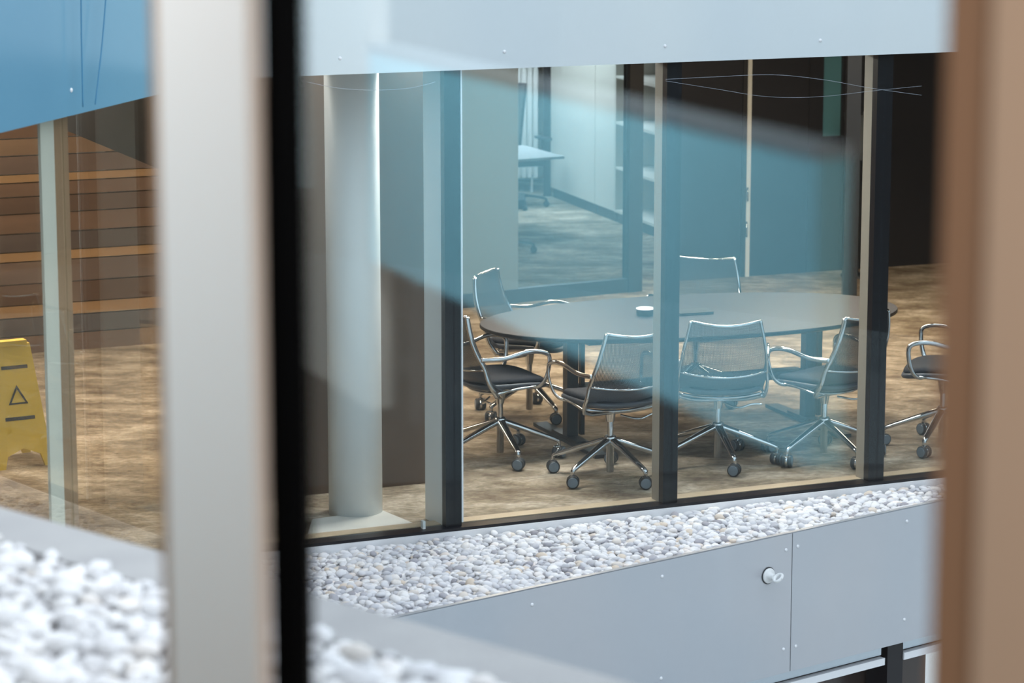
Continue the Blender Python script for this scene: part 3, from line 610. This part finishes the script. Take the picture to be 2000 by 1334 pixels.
cb(sh, s2_ + .002, s2_ + .03, .0, .42, .1, 2.3, 'side_panel', M['cabinet']); cb(sh, s3_ - .19, s3_, 0, .42, .1, 2.3, 'side_panel', M['cabinet']); cb(sh, s2_ + .03, s3_ - .19, .40, .42, .1, 2.3, 'back_panel', M['shelf_in'])
cb(sh, s2_ + .01, s3_, .03, .4, 0, .1, 'plinth', M['steel'])
for zz in (.10, .51, .94, 1.37, 1.8, 2.27): cb(sh, s2_ + .031, s3_ - .191, .004, .398, zz, zz + .025, 'board', M['cabinet'])
# black post, radiator at the back
q = P(1070, 384); pst = MB().box(q.x - .045, q.x + .035, q.y + .02, q.y + .10, 0, 2.6).build('post', M['steel'], label='black upright post beside the white radiator', cat='post', kind='structure')
r0 = P(1008, 372); ra = empty('radiator', (q.x - .1, q.y + .35, .15), label='white ribbed radiator behind the desk in the back office', cat='radiator')
for k in range(14): MB().box(-.06 * k - .045, -.06 * k, 0, .05, 0, 1.75).build('rib', M['white'], ra)
MB().box(-.85, 0, .05, .08, .02, 1.73).build('back_plate', M['cabinet'], ra)
for x in (-.8, -.05): MB().box(x - .02, x, .02, .06, -.15, 0).build('foot', M['white'], ra)
# desk
d0 = P(1102, 305, .73); da = V2(-.84, -.54).normalized(); db = V2(-.37, .93).normalized()
dk = empty('office_desk', V2(d0.x, d0.y), label='pale grey desk corner jutting out in the back office', cat='desk')
o = MB().obox((0, 0, .705), da * 1.5, db * 1.0, (0, 0, .025)).build('desktop', M['desk'], dk)
for a, b in ((1.3, .2), (1.3, .8)): 
    c = da * a + db * b; MB().box(c.x - .03, c.x + .03, c.y - .03, c.y + .03, 0, .705).build('leg', M['steel'], dk)
def task_chair(loc, rz, label):
    r = empty('task_chair', loc, rz, label=label, cat='chair', group='black task chairs in the back office')
    for k in range(5):
        a = 2 * PI * k / 5 + .3; l = MB().tube(smooth_path([(.02, 0, .12), (.15, 0, .11), (.30, 0, .085), (.32, 0, .06)], 4), [.026] * 4 + [.02] * 9, 8, flat=.7).build('leg', M['black'], r); l.rotation_euler = (0, 0, a)
        MB().lathe([(.022, -.02), (.03, -.018), (.03, .018), (.022, .02)], 16, (.32 * math.cos(a), .32 * math.sin(a), .03), (math.sin(a), -math.cos(a), 0)).build('caster', M['black'], r)
    MB().lathe([(.03, .08), (.03, .2), (.02, .2), (.02, .40)], 14).build('column', M['black'], r)
    MB().box(-.25, .25, -.24, .24, .42, .50).build('seat', M['fabric'], r)
    def bp(a, b): s = a * 2 - 1; w = .15 + .10 * b; return Vector((w * s, -.24 - .10 * b - .05 * (1 - s * s), .56 + .62 * b))
    MB().grid(bp, 10, 10, (0, .012, 0)).build('backrest', M['mesh'], r)
    e_ = [bp(1, t / 8) for t in range(9)] + [bp(1 - i / 10, 1) for i in range(1, 10)] + [bp(0, 1 - t / 8) for t in range(9)] + [bp(i / 8, 0) for i in range(1, 9)]
    MB().tube(e_, .013, 8).build('back_frame', M['black'], r)
    MB().grid(lambda a, b: (( a * 2 - 1) * (.14 - .02 * b), -.36 - .04 * (1 - (a * 2 - 1) ** 2), 1.25 + .12 * b), 8, 4, (0, .03, 0)).build('headrest', M['black'], r)
    MB().tube([(0, -.28, .46), (0, -.36, .7), (0, -.42, 1.0), (0, -.40, 1.30)], .02, 8).build('spine', M['black'], r)
    for s in (-1, 1):
        MB().box(s * .30 - .04, s * .30 + .04, -.12, .16, .66, .685).build('armrest', M['black'], r); MB().box(s * .30 - .015, s * .30 + .015, -.02, .03, .45, .66).build('arm_post', M['black'], r)
    return r
task_chair((.02, 27.35, 0), math.radians(200), 'black mesh task chair with headrest standing behind the back office desk')
task_chair((-.13, 24.25, 0), math.radians(-90), 'black task chair mostly hidden by the partition, only its castors showing')
# low dark cabinet, lamp, notice on the right
lc = P(1738, 514); lcb = empty('low_cabinet', lc, .35, label='low black cabinet against the dark wall beyond the right mullion', cat='cabinet')
MB().box(0, .22, -.02, .3, 0, .20).build('body', M['lamp_grey'], lcb); MB().box(-.01, .23, -.03, .31, .20, .22).build('top', M['black'], lcb)
lm = on_wall(1640, 232, dA, DD) - DN * .35; lmo = empty('floor_lamp', (lm.x, lm.y, 0), label='dark floor lamp with tapered shade beside the pale teal pane', cat='lamp')
MB().lathe([(.14, 0), (.14, .02), (.02, .03)], 24).build('base', M['black'], lmo); MB().lathe([(.01, .02), (.01, 1.05)], 10).build('pole', M['black'], lmo); MB().lathe([(.09, .98), (.14, 1.36), (.138, 1.36)], 28).build('lamp_shade', M['lamp_grey'], lmo)
# yellow caution sign in left wing
ys = P(28, 908); yso = empty('caution_sign', ys + V2(-.02, .1), math.radians(30), label='yellow folding wet floor sign standing behind the left glass', cat='sign')
for s, nm in ((-1, 'front_board'), (1, 'rear_board')):
    w = MB(); prof = [(-.17, 0), (-.12, 0), (-.10, .07), (0, .11), (.10, .07), (.12, 0), (.17, 0), (.11, .70), (-.11, .70)]
    a = [(x, s * (.20 - .25 * z_), z_) for x, z_ in prof]; b = [(x, y - s * .02, z_) for x, y, z_ in a]; k = len(a)
    w.add(a + b, [tuple(range(k)), tuple(range(2 * k - 1, k - 1, -1))] + [(i, (i + 1) % k, k + (i + 1) % k, k + i) for i in range(k)]); bo = w.build(nm, M['yellow'], yso)
    if s < 0:
        tri = MB(); T = [(-.06, .36), (.06, .36), (0, .47)]; I = [(-.042, .37), (.042, .37), (0, .445)]
        f3 = lambda q_: (q_[0], -(.20 - .25 * q_[1]) - .002, q_[1]); tri.add([f3(q_) for q_ in T + I], [(0, 1, 4, 3), (1, 2, 5, 4), (2, 0, 3, 5)]); tri.build('warning_triangle', M['print_black'], bo)
        for zz, w2 in ((.56, .08), (.27, .09)):
            tri = MB(); tri.add([f3((x, z_)) for x, z_ in ((-w2, zz), (w2, zz), (w2, zz + .02), (-w2, zz + .02))], [(0, 1, 2, 3)]); tri.build('print_line', M['print_black'], bo)
MB().box(-.09, .09, -.035, .035, .69, .72).build('hinge', M['yellow'], yso)
# wires; the pale ones stand in for lines reflected in the glass
def wire(pts, r, m, label): 
    p = smooth_path(pts, 6); c = p[0].copy(); o = MB().tube([q_ - c for q_ in p], r, 6).build('wire', m, label=label, cat='wire'); o.location = c
WL = fac(0, -.25)
def wp(px, py): return on_wall(px, py, WL, U)
wire([wp(1300, 155), wp(1400, 150), wp(1510, 146), wp(1610, 156), wp(1700, 172), wp(1800, 186)], .0008, M['wire'], 'thin pale wire drawn for a reflected line arching across the right panes')
wire([wp(1300, 158), wp(1400, 174), wp(1500, 189), wp(1600, 189), wp(1700, 178), wp(1800, 168)], .0007, M['wire'], 'thin pale wire drawn for a reflected line sagging across the right panes')
wire([wp(600, 160), wp(660, 172), wp(730, 176), wp(800, 172), wp(850, 160)], .0010, M['wire'], 'faint pale wire drawn for a reflected line above the white column')
BL = KC - LN * .10
def bp_(px, py): return on_wall(px, py, BL, LW)
wire([bp_(158, -60), bp_(159, 60), bp_(162, 209)], .003, M['bluewire'], 'blue wire hanging straight down over the blue fascia')
wire([bp_(211, -60), bp_(200, 80), bp_(186, 204)], .003, M['bluewire'], 'blue wire slanting down over the blue fascia')
